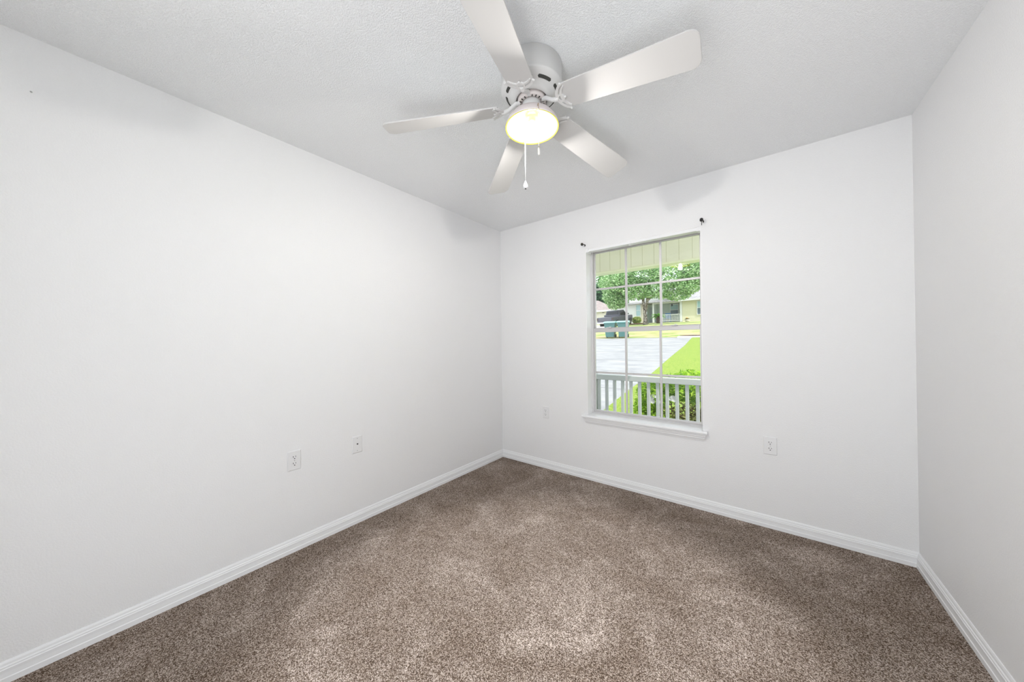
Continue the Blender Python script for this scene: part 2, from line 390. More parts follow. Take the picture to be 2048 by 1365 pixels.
# ------------------------------------------------------------------ wall plates
def plate_bm():
    bm = B()
    o_, i_ = (.035, .0575), (.0315, .054)
    A = [bm.verts.new((sx * o_[0], 0, sz * o_[1])) for sx, sz in ((-1, -1), (1, -1), (1, 1), (-1, 1))]
    A2 = [bm.verts.new((sx * o_[0], -.003, sz * o_[1])) for sx, sz in ((-1, -1), (1, -1), (1, 1), (-1, 1))]
    C = [bm.verts.new((sx * i_[0], -.006, sz * i_[1])) for sx, sz in ((-1, -1), (1, -1), (1, 1), (-1, 1))]
    for P, Q in ((A, A2), (A2, C)):
        for k in range(4): bm.faces.new((P[k], P[(k + 1) % 4], Q[(k + 1) % 4], Q[k]))
    bm.faces.new(C); bm.faces.new(A[::-1])
    return bm
def outlet(label, loc, rz):
    t = thing('wall_outlet', label, 'outlet', loc, rz, 'white duplex wall outlets')
    obj('cover_plate', plate_bm(), m_plate, t)
    for zc in (.0195, -.0195):
        bm = B()
        pts = []
        for k in range(24):
            a = 2 * PI * k / 24
            pts.append((.0172 * math.cos(a), zc + max(-.0138, min(.0138, .0172 * math.sin(a)))))
        prism(bm, pts, 1, -.0078, -.005)
        rec = obj('receptacle', bm, m_plate, t)
        sl = bx(-.0078, -.0052, -.0084, -.0074, zc - .0005, zc + .0085)
        obj('slot', sl, m_dark, rec)
        sl = bx(.0052, .0074, -.0084, -.0074, zc + .0008, zc + .0078)
        obj('slot', sl, m_dark, rec)
        bm = B(); prism(bm, [(.0030 * math.cos(2 * PI * k / 12), zc - .0075 + .0028 * math.sin(2 * PI * k / 12)) for k in range(12)], 1, -.0084, -.0074)
        obj('ground_hole', bm, m_dark, rec)
    bm = B(); prism(bm, [(.0026 * math.cos(2 * PI * k / 12), .0026 * math.sin(2 * PI * k / 12)) for k in range(12)], 1, -.0072, -.0055)
    obj('screw', bm, m_grey, t)
    return t
o1 = outlet('white duplex outlet right of the window, on the window wall', (2.268, 0, .537), 0)
dup(o1, 'white duplex outlet left of the window, between it and the room corner', (.553, 0, .544))
dup(o1, 'white duplex outlet on the left wall, left of the cable plate', (0, -1.971, .541), PI / 2)
t = thing('cable_wall_plate', 'white cable jack plate with one dark hole on the left wall', 'cable plate', (0, -1.591, .539), PI / 2)
obj('cover_plate', plate_bm(), m_plate, t)
bm = B(); lathe(bm, [(0, 0), (.0055, 0), (.0055, .004), (.0042, .0045), (.0042, .001)], 16)
for v in bm.verts: v.co = Vector((v.co.x, -.0055 - v.co.z, v.co.y + .004))
j = obj('coax_jack', bm, m_grey, t)
bm = B(); prism(bm, [(.0043 * math.cos(2 * PI * k / 12), .004 + .0043 * math.sin(2 * PI * k / 12)) for k in range(12)], 1, -.0105, -.0085)
obj('jack_hole', bm, m_dark, j)
for zc in (.042, -.042):
    bm = B(); prism(bm, [(.0026 * math.cos(2 * PI * k / 12), zc + .0026 * math.sin(2 * PI * k / 12)) for k in range(12)], 1, -.0072, -.0055)
    obj('screw', bm, m_grey, t)
bm = B(); lathe(bm, [(0, -.0005), (.0022, -.0005), (.0032, .0018), (.0012, .0042), (0, .0045)], 10)
for v in bm.verts: v.co = Vector((v.co.z, v.co.y, v.co.x))
tag(obj('wall_nail', bm, m_grey, None, True, (0, -2.846, 2.225)), 'tiny grey nail head high on the left wall', 'nail')

# ------------------------------------------------------------------ ceiling fan
FX, FY = 1.437, -1.517
fan = thing('ceiling_fan', 'white five blade flush ceiling fan with lit lamp and pull chains', 'ceiling fan', (FX, FY, H))
def z(v): return v - H
bm = lathe(B(), [(.128, z(2.4395)), (.1335, z(2.436)), (.1335, z(2.352)), (.1345, z(2.350)), (.1345, z(2.344)), (.1325, z(2.341)), (.128, z(2.336)), (.117, z(2.328)), (.104, z(2.319)), (.090, z(2.311)),
                 (.088, z(2.306)), (.078, z(2.300)), (.0705, z(2.299)), (.068, z(2.301)), (.068, z(2.318)), (0, z(2.320))], 72)
housing = obj('motor_housing', bm, m_fan, fan, True)
# eight vent slots on the tapered shoulder
def shoulder(r):                                   # height of the shoulder at radius r
    return 2.319 + (r - .104) / (.117 - .104) * .009
for n in range(8):
    ac = math.radians(-26.3 + 45 * n); da = math.radians(16.5)
    bm = B(); rows = []
    for k in range(15):
        f = -1 + 2 * k / 14
        a = ac + da * f
        hw = .0048 * math.sqrt(max(0.0, 1 - max(0, (abs(f) - .86) / .14) ** 2)) + .0002
        rows.append([bm.verts.new((r_ * math.cos(a), r_ * math.sin(a), z(shoulder(r_)) - .0007)) for r_ in (.1105 - hw, .1105 + hw)])
    for p_, q_ in zip(rows, rows[1:]): bm.faces.new((p_[0], p_[1], q_[1], q_[0]))
    g = bmesh.ops.extrude_face_region(bm, geom=list(bm.faces))
    for v in g['geom']:
        if isinstance(v, bmesh.types.BMVert): v.co.z += .0016
    obj('vent_slot', bm, m_slot, housing)
bm = lathe(B(), [(0, z(2.312)), (.060, z(2.311)), (.062, z(2.308)), (.062, z(2.290)), (.058, z(2.287)), (.046, z(2.286)), (.044, z(2.289)), (0, z(2.289))], 48)
rotor = obj('rotor', bm, m_rotor, fan, True)
bm = B()
for n in range(20):
    a = 2 * PI * n / 20
    c_, s_ = math.cos(a), math.sin(a)
    pts = [(.047, -.0022), (.056, -.0022), (.056, .0022), (.047, .0022)]
    lo = [bm.verts.new((u * c_ - v * s_, u * s_ + v * c_, z(2.2845))) for u, v in pts]; hi = [bm.verts.new((u * c_ - v * s_, u * s_ + v * c_, z(2.2885))) for u, v in pts]
    bm.faces.new(lo); bm.faces.new(hi[::-1])
    for k in range(4): bm.faces.new((lo[k], lo[(k + 1) % 4], hi[(k + 1) % 4], hi[k]))
obj('rotor_slots', bm, m_slot, rotor)
bm = lathe(B(), [(0, z(2.290)), (.040, z(2.290)), (.041, z(2.286)), (.041, z(2.262)), (.037, z(2.258)), (.037, z(2.246)), (0, z(2.246))], 40)
obj('switch_housing', bm, m_fan, fan, True)
bm = lathe(B(), [(.034, z(2.2465)), (.052, z(2.2455)), (.074, z(2.238)), (.094, z(2.225)), (.108, z(2.208)), (.1165, z(2.190)), (.1185, z(2.1835)), (.1178, z(2.1800)), (.1173, z(2.1800)), (.1150, z(2.1855)),
                 (.104, z(2.206)), (.090, z(2.222)), (.071, z(2.234)), (.050, z(2.241)), (.034, z(2.2425))], 72)
pan = obj('lamp_pan', bm, m_pan, fan, True)
bm = lathe(B(), [(.034, z(2.2405)), (.050, z(2.2392)), (.070, z(2.2322)), (.0885, z(2.2200)), (.1005, z(2.2050)), (.1035, z(2.195)), (.1015, z(2.1945)), (.098, z(2.203)), (.086, z(2.2180)), (.068, z(2.2295)), (.050, z(2.2362)), (.034, z(2.2375))], 72)
obj('bowl_liner', bm, m_bowl, pan, True)
bm = lathe(B(), [(.1172, z(2.1795)), (.1166, z(2.1783)), (.1080, z(2.1828)), (.0985, z(2.1905)), (.0978, z(2.1925)), (.1040, z(2.1938)), (.1140, z(2.1850)), (.1172, z(2.1795))], 72)
obj('glass_rim', bm, m_rim, pan, True)
bm = lathe(B(), [(0, z(2.2385)), (.036, z(2.2380)), (.036, z(2.2330)), (.024, z(2.2310)), (.0165, z(2.226)), (.0165, z(2.206)), (.012, z(2.204)), (0, z(2.204))], 32)
obj('lamp_socket', bm, m_socket, pan, True)
bm = lathe(B(), [(0, z(2.2045)), (.0110, z(2.204)), (.0120, z(2.185)), (.0150, z(2.172)), (.0190, z(2.158)), (.0200, z(2.148)), (.0180, z(2.136)), (.0110, z(2.129)), (0, z(2.1270))], 28)
obj('light_bulb', bm, m_bulb, pan, True)

# added spot under the bulb, makes the round pool of light on the carpet
pool_spot_d = bpy.data.lights.new('floor_pool_spot', 'SPOT'); pool_spot_d.energy = 110; pool_spot_d.spot_size = math.radians(64); pool_spot_d.spot_blend = 0.42
pool_spot_d.shadow_soft_size = 0.02; pool_spot_d.color = (0.97, 0.985, 1.0)
pool_spot = bpy.data.objects.new('floor_pool_spot', pool_spot_d); COL.objects.link(pool_spot); pool_spot.parent = fan; pool_spot.location = (0, 0, z(2.10))

# blade and blade iron in the blade's own frame: x outward, y across, z normal
def blade_bm():
    bm = B(); r0, R, rc = .150, .654, .034
    def hw(r): return (.1157 + (.1389 - .1157) * (r - .2) / .45) / 2
    out = []
    for k in range(9):                                              # slightly bowed root
        s = -1 + 2 * k / 8; w_ = hw(r0)
        out.append((r0 + .012 * (1 - s * s) * -1 + .006, -s * w_ if False else s * w_))
    for (cx_, cy_, a0) in ((R - rc, hw(R) - rc, PI / 2), (R - rc, -(hw(R) - rc), 0)):
        for k in range(8):
            a = a0 - (PI / 2) * k / 7
            out.append((cx_ + rc * math.cos(a) + (.006 if False else 0), cy_ + rc * math.sin(a)))
    prism(bm, out, 2, -.003, .003)
    return bm
def iron_bm():
    bm = B()
    def arc(cx_, rad, a0, a1, w_, n=20):
        pi_, po_ = [], []
        for k in range(n + 1):
            a = math.radians(a0 + (a1 - a0) * k / n)
            tw = w_ * (0.55 + 0.45 * math.sin(PI * k / n))
            pi_.append((cx_ + (rad - tw) * math.cos(a), (rad - tw) * math.sin(a))); po_.append((cx_ + rad * math.cos(a), rad * math.sin(a)))
        prism(bm, po_ + pi_[::-1], 2, -.0085, -.0032)
    arc(.190, .064, 108, 252, .013)
    arc(.205, .058, 122, 238, .009)
    pts_o = [(.147 + .016 * math.cos(2 * PI * k / 20), .019 * math.sin(2 * PI * k / 20)) for k in range(20)]
    pts_i = [(.147 + .009 * math.cos(2 * PI * k / 20), .012 * math.sin(2 * PI * k / 20)) for k in range(20)]
    for k in range(20):
        q = (k + 1) % 20
        lo = [bm.verts.new((*p_, -.0090)) for p_ in (pts_o[k], pts_o[q], pts_i[q], pts_i[k])]; hi = [bm.verts.new((*p_, -.0030)) for p_ in (pts_o[k], pts_o[q], pts_i[q], pts_i[k])]
        bm.faces.new(lo); bm.faces.new(hi[::-1])
        for e in (0, 2): bm.faces.new((lo[e], lo[(e + 1) % 4], hi[(e + 1) % 4], hi[e]))
    tube(bm, [(.050, 0, .0200), (.068, 0, .0195), (.085, 0, .010), (.105, 0, -.002), (.122, 0, -.006), (.136, 0, -.0062)], [.0085, .0095, .0085, .0085, .0095, .008], 12)
    for (a, b_) in ((.168, .0605), (.168, -.0605), (.166, .0)):
        ball(bm, (a, b_, -.0075), .0055, 10, 8, (1, 1, .7))
    return bm
BL = [(0.77, 2.16, 7.92), (2.13, -0.13, 6.83), (-1.04, -2.64, 8.06), (0.21, -3.52, 7.87), (-2.06, 4.12, 2.91)]
blade_me = iron_me = None
for k, (dphi, dp, dr) in enumerate(BL):
    th = math.radians(0.996 + dphi + 72 * k); P = math.radians(-14.007 + dp); D = math.radians(dr)
    d = Vector((math.cos(th) * math.cos(D), math.sin(th) * math.cos(D), -math.sin(D)))
    n = Vector((-math.sin(th), math.cos(th), 0)); u = d.cross(n)
    ac = n * math.cos(P) + u * math.sin(P); nn = d.cross(ac)
    M = Matrix((d, ac, nn)).transposed().to_4x4(); M.translation = Vector((0, 0, 2.2742 - H))
    if blade_me is None:
        blade = obj('blade', blade_bm(), m_blade, fan); iron = obj('blade_iron', iron_bm(), m_fan, fan)
        blade_me, iron_me = blade, iron
        bv = blade.modifiers.new('edge', 'BEVEL'); bv.width = .0018; bv.segments = 2; bv.limit_method = 'ANGLE'
    else:
        blade = blade_me.copy(); COL.objects.link(blade); iron = iron_me.copy(); COL.objects.link(iron)
    blade.matrix_basis = M; iron.matrix_basis = M
# pull chains
def chain(px, py, z0, z1, beads, label):
    bm = B()
    if beads:
        tube(bm, [(px, py, z(z0)), (px, py, z(z1))], .0006, 6)
        nb = int((z0 - z1) / .0052)
        for k in range(nb): ball(bm, (px, py, z(z0 - (k + .5) * (z0 - z1) / nb)), .0018, 6, 4)
        return obj('pull_chain', bm, m_chain, fan, True)
    tube(bm, [(px, py, z(z0)), (px, py, z(z1))], .0016, 8)
    return obj('pull_cord', bm, m_cord, fan, True)
c1 = chain(.0885, -.085, 2.196, 2.016, True, '')
bm = lathe(B(), [(0, z(2.018)), (.0035, z(2.017)), (.0048, z(2.008)), (.0050, z(1.996)), (.0040, z(1.990)), (0, z(1.989))], 14, (.0885, -.085))
obj('chain_pendant', bm, m_pull, c1, True)
bm = tube(B(), [(.079, -.076, z(2.199)), (.0885, -.085, z(2.199)), (.0885, -.085, z(2.194))], .0022, 8)
obj('chain_outlet', bm, m_chain, c1, True)
c2 = chain(-.072, .048, 2.225, 1.988, False, '')
bm = lathe(B(), [(0, z(1.990)), (.0018, z(1.988)), (.004, z(1.981)), (.0095, z(1.968)), (.0108, z(1.961)), (.0090, z(1.954)), (.004, z(1.9515)), (0, z(1.951))], 20, (-.072, .048))
p2 = obj('cord_pendant', bm, m_cord, c2, True)
bm = lathe(B(), [(0, z(1.9525)), (.0042, z(1.952)), (.0042, z(1.9495)), (0, z(1.949))], 12, (-.072, .048))
obj('pendant_tip', bm, m_slot, c2, True)

# ------------------------------------------------------------------ porch
struct(obj('porch_floor', bx(-3, 6, T, 2.1, -.30, -.12), m_conc))
struct(obj('porch_ceiling', bx(-3, 2.5, T, 2.16, 3.20, 3.32), m_soffit))
pg = struct(obj('porch_gable_panel', bx(-3, 2.5, 2.03, 2.15, 2.29, 3.2), m_soffit))
bm = B()
for k in range(35): box(bm, -2.980 + .1560 * k - .0025, -2.980 + .1560 * k + .0025, 2.0285, 2.032, 2.30, 3.2)
obj('panel_grooves', bm, m_soffit_line, pg)
struct(obj('porch_beam', bx(-3, 2.5, 2.018, 2.19, 2.268, 2.293, .002), m_beam))
struct(obj('house_roof', prism(B(), [(-4.6, 3.52), (-4.6, 3.42), (2.6, 3.33), (2.6, 3.40), (-.6, 4.5)], 0, -3.2, 2.6), m_roof))
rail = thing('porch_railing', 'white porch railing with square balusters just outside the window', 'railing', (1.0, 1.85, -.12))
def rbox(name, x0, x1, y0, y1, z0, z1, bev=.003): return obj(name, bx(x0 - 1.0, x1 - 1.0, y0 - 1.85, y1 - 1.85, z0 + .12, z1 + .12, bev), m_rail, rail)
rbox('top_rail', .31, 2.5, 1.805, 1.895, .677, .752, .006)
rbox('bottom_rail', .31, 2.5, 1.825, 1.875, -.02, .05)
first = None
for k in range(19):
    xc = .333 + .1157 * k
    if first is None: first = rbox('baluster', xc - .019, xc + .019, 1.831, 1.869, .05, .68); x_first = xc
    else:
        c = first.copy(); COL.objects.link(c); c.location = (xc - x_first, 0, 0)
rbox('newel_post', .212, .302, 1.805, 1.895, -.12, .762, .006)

# ------------------------------------------------------------------ terrain
PROF = [(2.1, -.45), (4.0, -.42), (6.5, -.15), (9.2, .12), (12.5, .50), (17, .98), (21.5, 1.45), (26, 1.98), (32, 2.86), (36, 3.22), (40, 3.46), (46, 3.9), (60, 4.6), (90, 5.2)]
def gz(y):
    for (a, za), (b_, zb) in zip(PROF, PROF[1:]):
        if y <= b_: return za + (zb - za) * (y - a) / (b_ - a)
    return PROF[-1][1]
def strip(bm, left, right, y0, y1, lift, n=40, thick=.3):
    """ground ribbon between two x(y) edges that follows the slope"""
    rows = []
    for k in range(n + 1):
        y = y0 + (y1 - y0) * k / n
        rows.append([bm.verts.new((x, y, gz(y) + dz)) for x, dz in ((left(y), lift), (right(y), lift), (right(y), lift - thick), (left(y), lift - thick))])
    for p_, q_ in zip(rows, rows[1:]):
        for e in range(4): bm.faces.new((p_[e], p_[(e + 1) % 4], q_[(e + 1) % 4], q_[e]))
    bm.faces.new(rows[0]); bm.faces.new(rows[-1][::-1])
    return bm
def drive_edge(y):
    pts = [(2.1, -.60), (4.3, -.67), (6.5, -.73), (9.1, -.76), (12.5, -.88), (17, -1.02), (19.5, -1.2), (21.6, -1.32)]
    for (a, xa), (b_, xb) in zip(pts, pts[1:]):
        if y <= b_: return xa + (xb - xa) * (y - a) / (b_ - a)
    return pts[-1][1]
struct(obj('lawn_ground', strip(B(), drive_edge, lambda y: 14.0, 2.1, 21.6, 0.0), m_lawn))
drv = struct(obj('driveway_ground', strip(B(), lambda y: -16.0, drive_edge, 2.1, 21.6, -.015), m_conc))
bm = B()
for y in (6.6, 9.3, 11.6, 14.2, 17.0):
    rows = []
    strip(bm, lambda v: -16.0, drive_edge, y, y + .022, -.010, 1, .02)
obj('slab_joints', bm, m_joint, drv)
struct(obj('verge_ground', strip(B(), lambda y: -30.0, lambda y: 14.0, 21.6, 26, 0.0), m_verge))
struct(obj('yard_ground', strip(B(), lambda y: -11.2 if y < 39 else -40.0, lambda y: 14.0, 26, 90, 0.0), m_yard))
struct(obj('neighbor_drive_ground', strip(B(), lambda y: -30.0, lambda y: -11.2, 26, 39, 0.0), m_pink))
struct(obj('curb_ground', strip(B(), lambda y: -2.2, lambda y: 14.0, 21.3, 21.7, .06), m_hwhite))
bm = B(); ball(bm, (0, 0, 0), 1, 28, 12, (1.25, .9, .10))
struct(obj('mulch_ground', bm, m_mulch, None, True, (-8.9, 35.6, gz(35.6))))
bm = B(); ball(bm, (0, 0, 0), 1, 28, 12, (1.0, .5, .03))
struct(obj('mulch_ground', bm, m_mulch, None, True, (-1.3, 22.7, gz(22.7))))

# ------------------------------------------------------------------ planting
def leaves(bm, blobs, count, size, asp=1.0, shell=.5, droop=0.0):
    tot = sum(b_[3] * b_[4] * b_[5] for b_ in blobs) or 1
    wts = [(b_[3] * b_[4] * b_[5]) ** .67 for b_ in blobs]; sw = sum(wts)
    for b_, w_ in zip(blobs, wts):
        for _ in range(int(count * w_ / sw)):
            v = Vector((random.gauss(0, 1), random.gauss(0, 1), random.gauss(0, 1))).normalized() * (shell + (1 - shell) * random.random() ** .5)
            p = Vector((b_[0] + v.x * b_[3], b_[1] + v.y * b_[4], b_[2] + v.z * b_[5]))
            a = Vector((random.gauss(0, 1), random.gauss(0, 1), random.gauss(0, .6) - droop)).normalized()
            c = a.cross(Vector((random.gauss(0, 1), random.gauss(0, 1), random.gauss(0, 1)))).normalized()
            s = size * random.uniform(.7, 1.3)
            fold = a.cross(c) * s * .18
            q = [p - a * s * asp, p + c * s * .5 + fold, p + a * s * asp, p - c * s * .5 + fold]
            bm.faces.new([bm.verts.new(x) for x in q])
    return bm
def tree(name, label, cat, base, trunk, blobs, count, size, lm, tm, group=None, shell=.5, limbs=()):
    t = thing(name, label, cat, base, 0, group)
    bm = tube(B(), trunk[0], trunk[1], 12)
    for pts, rs in limbs: tube(bm, pts, rs, 8)
    obj('trunk', bm, tm, t, True)
    o = obj('foliage', leaves(B(), blobs, count, size, 1.0, shell), lm, t, None)
    return t
# the oak in the yard across the street
bz = gz(33)
blobs = [(-3.3, -.5, 3.3, 1.1, 1.5, 1.0), (-2.9, -.2, 2.9, 1.3, 1.5, .95), (-2.6, -1.2, 4.6, 2.0, 1.8, 1.2), (-3.5, 0.3, 5.0, 1.4, 1.6, 1.2), (-.6, -.8, 3.6, 1.5, 1.6, 1.0), (-.2, -.5, 5.4, 2.2, 2.0, 1.4),
         (1.5, -.6, 3.5, 1.5, 1.6, .95), (2.6, -.9, 4.7, 1.9, 1.8, 1.2), (4.1, -.6, 3.6, 1.3, 1.5, .85), (4.9, -.4, 4.8, 1.7, 1.7, 1.2), (3.2, -.2, 2.9, 1.3, 1.1, .6), (-3.0, -.4, 2.4, 1.0, 1.1, .6), (6.4, 0, 4.3, 1.5, 1.5, 1.1), (1.2, 0, 6.6, 2.6, 2.0, 1.2), (-3.0, 0, 6.4, 2.4, 2.0, 1.2), (5.0, 0, 6.3, 2.4, 2.0, 1.2), (-.9, -.3, 4.4, 1.3, 1.3, .8)]
tree('oak_tree', 'large leafy oak with mottled trunk in the yard across the street', 'tree', (-7.4, 33, bz - .05),
     ([(0, 0, 0), (.02, 0, .5), (-.03, 0, 1.3), (.03, 0, 1.9)], [.27, .21, .18, .18]), blobs, 27000, .125, m_leaf, m_bark, None, .35,
     [([(-.02, 0, 1.7), (-.16, 0, 2.3), (-.20, 0, 3.2), (-1.2, -.2, 4.4)], [.18, .15, .13, .07]), ([(.04, 0, 1.7), (.20, 0, 2.4), (.34, 0, 3.4), (.5, -.2, 4.8)], [.18, .15, .13, .07]),
      ([(.25, 0, 2.6), (1.2, -.2, 3.3), (2.8, -.4, 4.2)], [.12, .09, .05]), ([(-.2, 0, 2.8), (-1.6, -.2, 3.4), (-3.4, -.3, 3.8)], [.11, .08, .05])])
# conifer and woodland behind the houses
def back_tree(x, y, hgt, rad, lm, label, cat='tree', name='background_tree', cone=False):
    g_ = gz(y); n = 6
    if cone: bl = [(random.uniform(-.3, .3), 0, hgt * (.22 + .13 * k), rad * (1.0 - .13 * k), rad * (1 - .13 * k), hgt * .12) for k in range(n)]
    else: bl = [(random.uniform(-.6, .6) * rad, random.uniform(-.4, .4) * rad, hgt * random.uniform(.45, .85), rad * .62, rad * .62, hgt * .18) for k in range(9)]
    tree(name, label, cat, (x, y, g_ - .1), ([(0, 0, 0), (0, 0, hgt * .5), (.1, 0, hgt * .8)], [.3, .22, .1]), bl, 5000, .30, lm, m_bark, None, .6)
back_tree(-24.6, 62, 8.8, 2.8, m_leafd, 'dark conifer behind the garage at the left of the view', name='conifer_tree', cone=True)
back_tree(-31.5, 63, 11.5, 3.8, m_leafm, 'tall green tree left of the dark conifer')
back_tree(-19.0, 63, 11.5, 2.6, m_leafd, 'dark tree rising behind the white gable, right of the conifer')
back_tree(-27.0, 73, 15, 4.4, m_leafm, 'tall mid green tree farthest back above the conifer')
back_tree(-9.0, 74, 13.5, 4.2, m_leafm, 'broad green tree behind the middle of the house roof')
back_tree(-1.0, 62, 11.5, 4.2, m_leafm, 'broad green tree behind the right end of the house')

def shrub(name, label, base, blobs, count, size, lm, asp=1.0):
    t = thing(name, label, 'shrub', base)
    obj('foliage', leaves(B(), blobs, count, size, asp, .35), lm, t, None)
    bm = B()
    for k in range(5):
        b_ = blobs[k % len(blobs)]
        tube(bm, [(b_[0] * .3, b_[1] * .3, 0), (b_[0] * .8, b_[1] * .8, max(.05, b_[2]))], [.015, .008], 6)
    obj('stems', bm, m_bark, t)
    return t
shrub('foundation_shrub', 'round yellow green shrub against the house, left of the oak trunk', (-9.45, 37, gz(37)), [(0, 0, .45, .55, .45, .45)], 900, .09, m_hedge)
# flowering bush just beyond the railing
gb = -.45
bush = thing('flowering_bush', 'bright green bush with white blooms right behind the porch railing', 'shrub', (1.2, 2.75, gb))
obj('foliage', leaves(B(), [(-.30, -.05, .85, .28, .26, .26), (.05, 0, .98, .32, .28, .22), (.42, 0, .90, .32, .28, .24), (.80, 0, .92, .30, .28, .22), (-.42, -.05, .60, .22, .22, .24), (.15, .25, 1.12, .22, .15, .10), (-.25, -.12, .32, .34, .2, .3)], 6500, .027, 1.6, .2), m_bush, bush, None)
obj('lower_foliage', leaves(B(), [(.15, .02, .48, .48, .25, .34), (.62, .02, .50, .40, .25, .36), (.95, 0, .5, .25, .25, .35)], 3600, .025, 1.5, .1), m_bushold, bush, None)
bm = B()
for k in range(16):
    x_ = random.uniform(-.4, .95); tube(bm, [(x_ * .6, random.uniform(-.1, .1), 0), (x_ * .9, random.uniform(-.1, .1), .4), (x_, random.uniform(-.15, .15), .85)], [.010, .008, .004], 6)
obj('stems', bm, m_bark, bush)
for (fx, fz, n, sp_) in ((-.24, .80, 13, .06), (.0, .83, 11, .032)):
    bm = B()
    for k in range(n):
        cx_, cy_, cz_ = fx + random.uniform(-sp_, sp_), -.29 + random.uniform(-.02, .02), fz + random.uniform(-sp_, sp_)
        for q in range(5):
            a = 2 * PI * q / 5
            e1 = Vector((math.cos(a), -.35, math.sin(a))); e2 = Vector((-math.sin(a), 0, math.cos(a)))
            c_ = Vector((cx_, cy_, cz_)); s = .024
            bm.faces.new([bm.verts.new(w_) for w_ in (c_, c_ + e1 * s * .7 + e2 * s * .5, c_ + e1 * s * 1.3, c_ + e1 * s * .7 - e2 * s * .5)])
    obj('blossom', bm, m_petal, bush, None)
# sago palm
sg = thing('sago_palm', 'short palm with a dark trunk before the house porch', 'palm', (-6.83, 36, gz(36)))
bm = lathe(B(), [(0, 0), (.20, 0), (.17, .2), (.20, .45), (.17, .72), (0, .76)], 14)
obj('trunk', bm, m_barkd, sg, True)
bm = B()
for k in range(34):
    a = 2 * PI * k / 34 + random.uniform(-.1, .1); e = random.uniform(.15, 1.25); Lf = random.uniform(.75, 1.0)
    pts = []
    for q in range(9):
        f = q / 8
        pts.append(Vector((math.cos(a) * Lf * f * math.cos(e), math.sin(a) * Lf * f * math.cos(e), .72 + Lf * f * math.sin(e) - .45 * Lf * f * f)))
    side = Vector((-math.sin(a), math.cos(a), 0))
    for q in range(1, 9):
        w_ = .13 * math.sin(PI * min(.95, q / 9 + .1)); dirn = (pts[q] - pts[q - 1])
        for s in (-1, 1):
            bm.faces.new([bm.verts.new(x) for x in (pts[q - 1], pts[q], pts[q] + side * s * w_ + dirn * .6 - Vector((0, 0, .03)), pts[q - 1] + side * s * w_ * .9 + dirn * .55 - Vector((0, 0, .03)))])
obj('fronds', bm, m_palm, sg, None)
# planter
pl = thing('stone_planter', 'low stone planter with peach flowers on the grass by the yellow wall', 'planter', (-4.07, 37, gz(37) - .01))
obj('bowl', lathe(B(), [(0, 0), (.16, 0), (.20, .05), (.26, .26), (.23, .26), (.18, .2), (0, .2)], 20), m_pot, pl, True)
obj('leaves', leaves(B(), [(0, 0, .30, .2, .2, .10)], 160, .06), m_bushold, pl, None)
obj('flowers', leaves(B(), [(0, 0, .42, .12, .12, .10)], 40, .06), m_orange, pl, None)

# ------------------------------------------------------------------ house across the street
hs = thing('house', 'pale single storey house with porch and gable across the street', 'house', (-7.0, 40, 3.4))
ho = Vector((-7.0, 40, 3.4))
def hb(name, x0, x1, y0, y1, z0, z1, m, parent=hs, bev=0): return obj(name, bx(x0 - ho.x, x1 - ho.x, y0 - ho.y, y1 - ho.y, z0 - ho.z, z1 - ho.z, bev), m, parent)
def siding(name, x0, x1, y, z0, z1, m, depth=.2, parent=hs):
    bm = B(); n = int((z1 - z0) / .16)
    for k in range(n):
        a = z0 + (z1 - z0) * k / n; b_ = z0 + (z1 - z0) * (k + 1) / n
        prism(bm, [(y - .03 - ho.y, a - ho.z), (y - ho.y, b_ - ho.z), (y + depth - ho.y, b_ - ho.z), (y + depth - ho.y, a - ho.z)], 0, x0 - ho.x, x1 - ho.x)
    return obj(name, bm, m, parent)
siding('right_wall', -5.05, 4.0, 40, 3.45, 6.0, m_hyel)
hb('foundation', -13.6, 4.0, 40.05, 47, 3.0, 3.46, m_joint)
hb('left_wall', -13.5, -9.4, 40, 40.2, 3.4, 6.1, m_hwhite)
hb('pilaster', -9.70, -9.30, 39.9, 40.2, 3.4, 6.0, m_hbeige)
hb('entry_wall', -9.4, -8.2, 41.2, 41.4, 3.4, 6.0, m_hgreen)
d_ = hb('front_door', -9.05, -8.42, 41.14, 41.2, 3.5, 5.55, m_door)
ball_bm = ball(B(), (-8.52 - ho.x, 41.10 - ho.y, 4.5 - ho.z), .05, 8, 6); obj('door_knob', ball_bm, m_chrome, d_, True)
siding('porch_wall', -8.2, -5.05, 41.4, 3.45, 6.0, m_hgreen)
hb('porch_slab', -9.4, -5.0, 39.9, 41.5, 3.2, 3.5, m_conc)
hb('porch_post', -8.40, -8.20, 39.95, 40.15, 3.5, 5.8, m_hwhite)
hb('porch_post', -5.31, -5.06, 39.95, 40.15, 3.5, 5.8, m_hwhite)
hb('porch_header', -8.4, -5.05, 39.95, 40.15, 5.80, 5.98, m_hwhite)
def hwin(x0, x1, y, z0, z1, mid, lower):
    f = B()
    for (a, b_, c, d) in ((x0 - .07, x0, z0 - .07, z1 + .07), (x1, x1 + .07, z0 - .07, z1 + .07), (x0, x1, z1, z1 + .07), (x0, x1, z0 - .07, z0), (x0, x1, mid - .03, mid + .03)):
        box(f, a - ho.x, b_ - ho.x, y - .08 - ho.y, y - ho.y, c - ho.z, d - ho.z)
    o = obj('window', f, m_hwhite, hs)
    hb('pane', x0, x1, y - .04, y - .02, mid, z1, m_pane, o); hb('pane', x0, x1, y - .04, y - .02, z0, mid, lower, o)
hwin(-6.60, -5.75, 41.37, 4.45, 5.70, 5.05, m_paned)
hwin(-3.46, -2.6, 39.97, 4.25, 5.75, 5.0, m_paned)
hwin(-10.36, -9.86, 40.0, 4.45, 5.85, 5.15, m_pane)
pr = B()
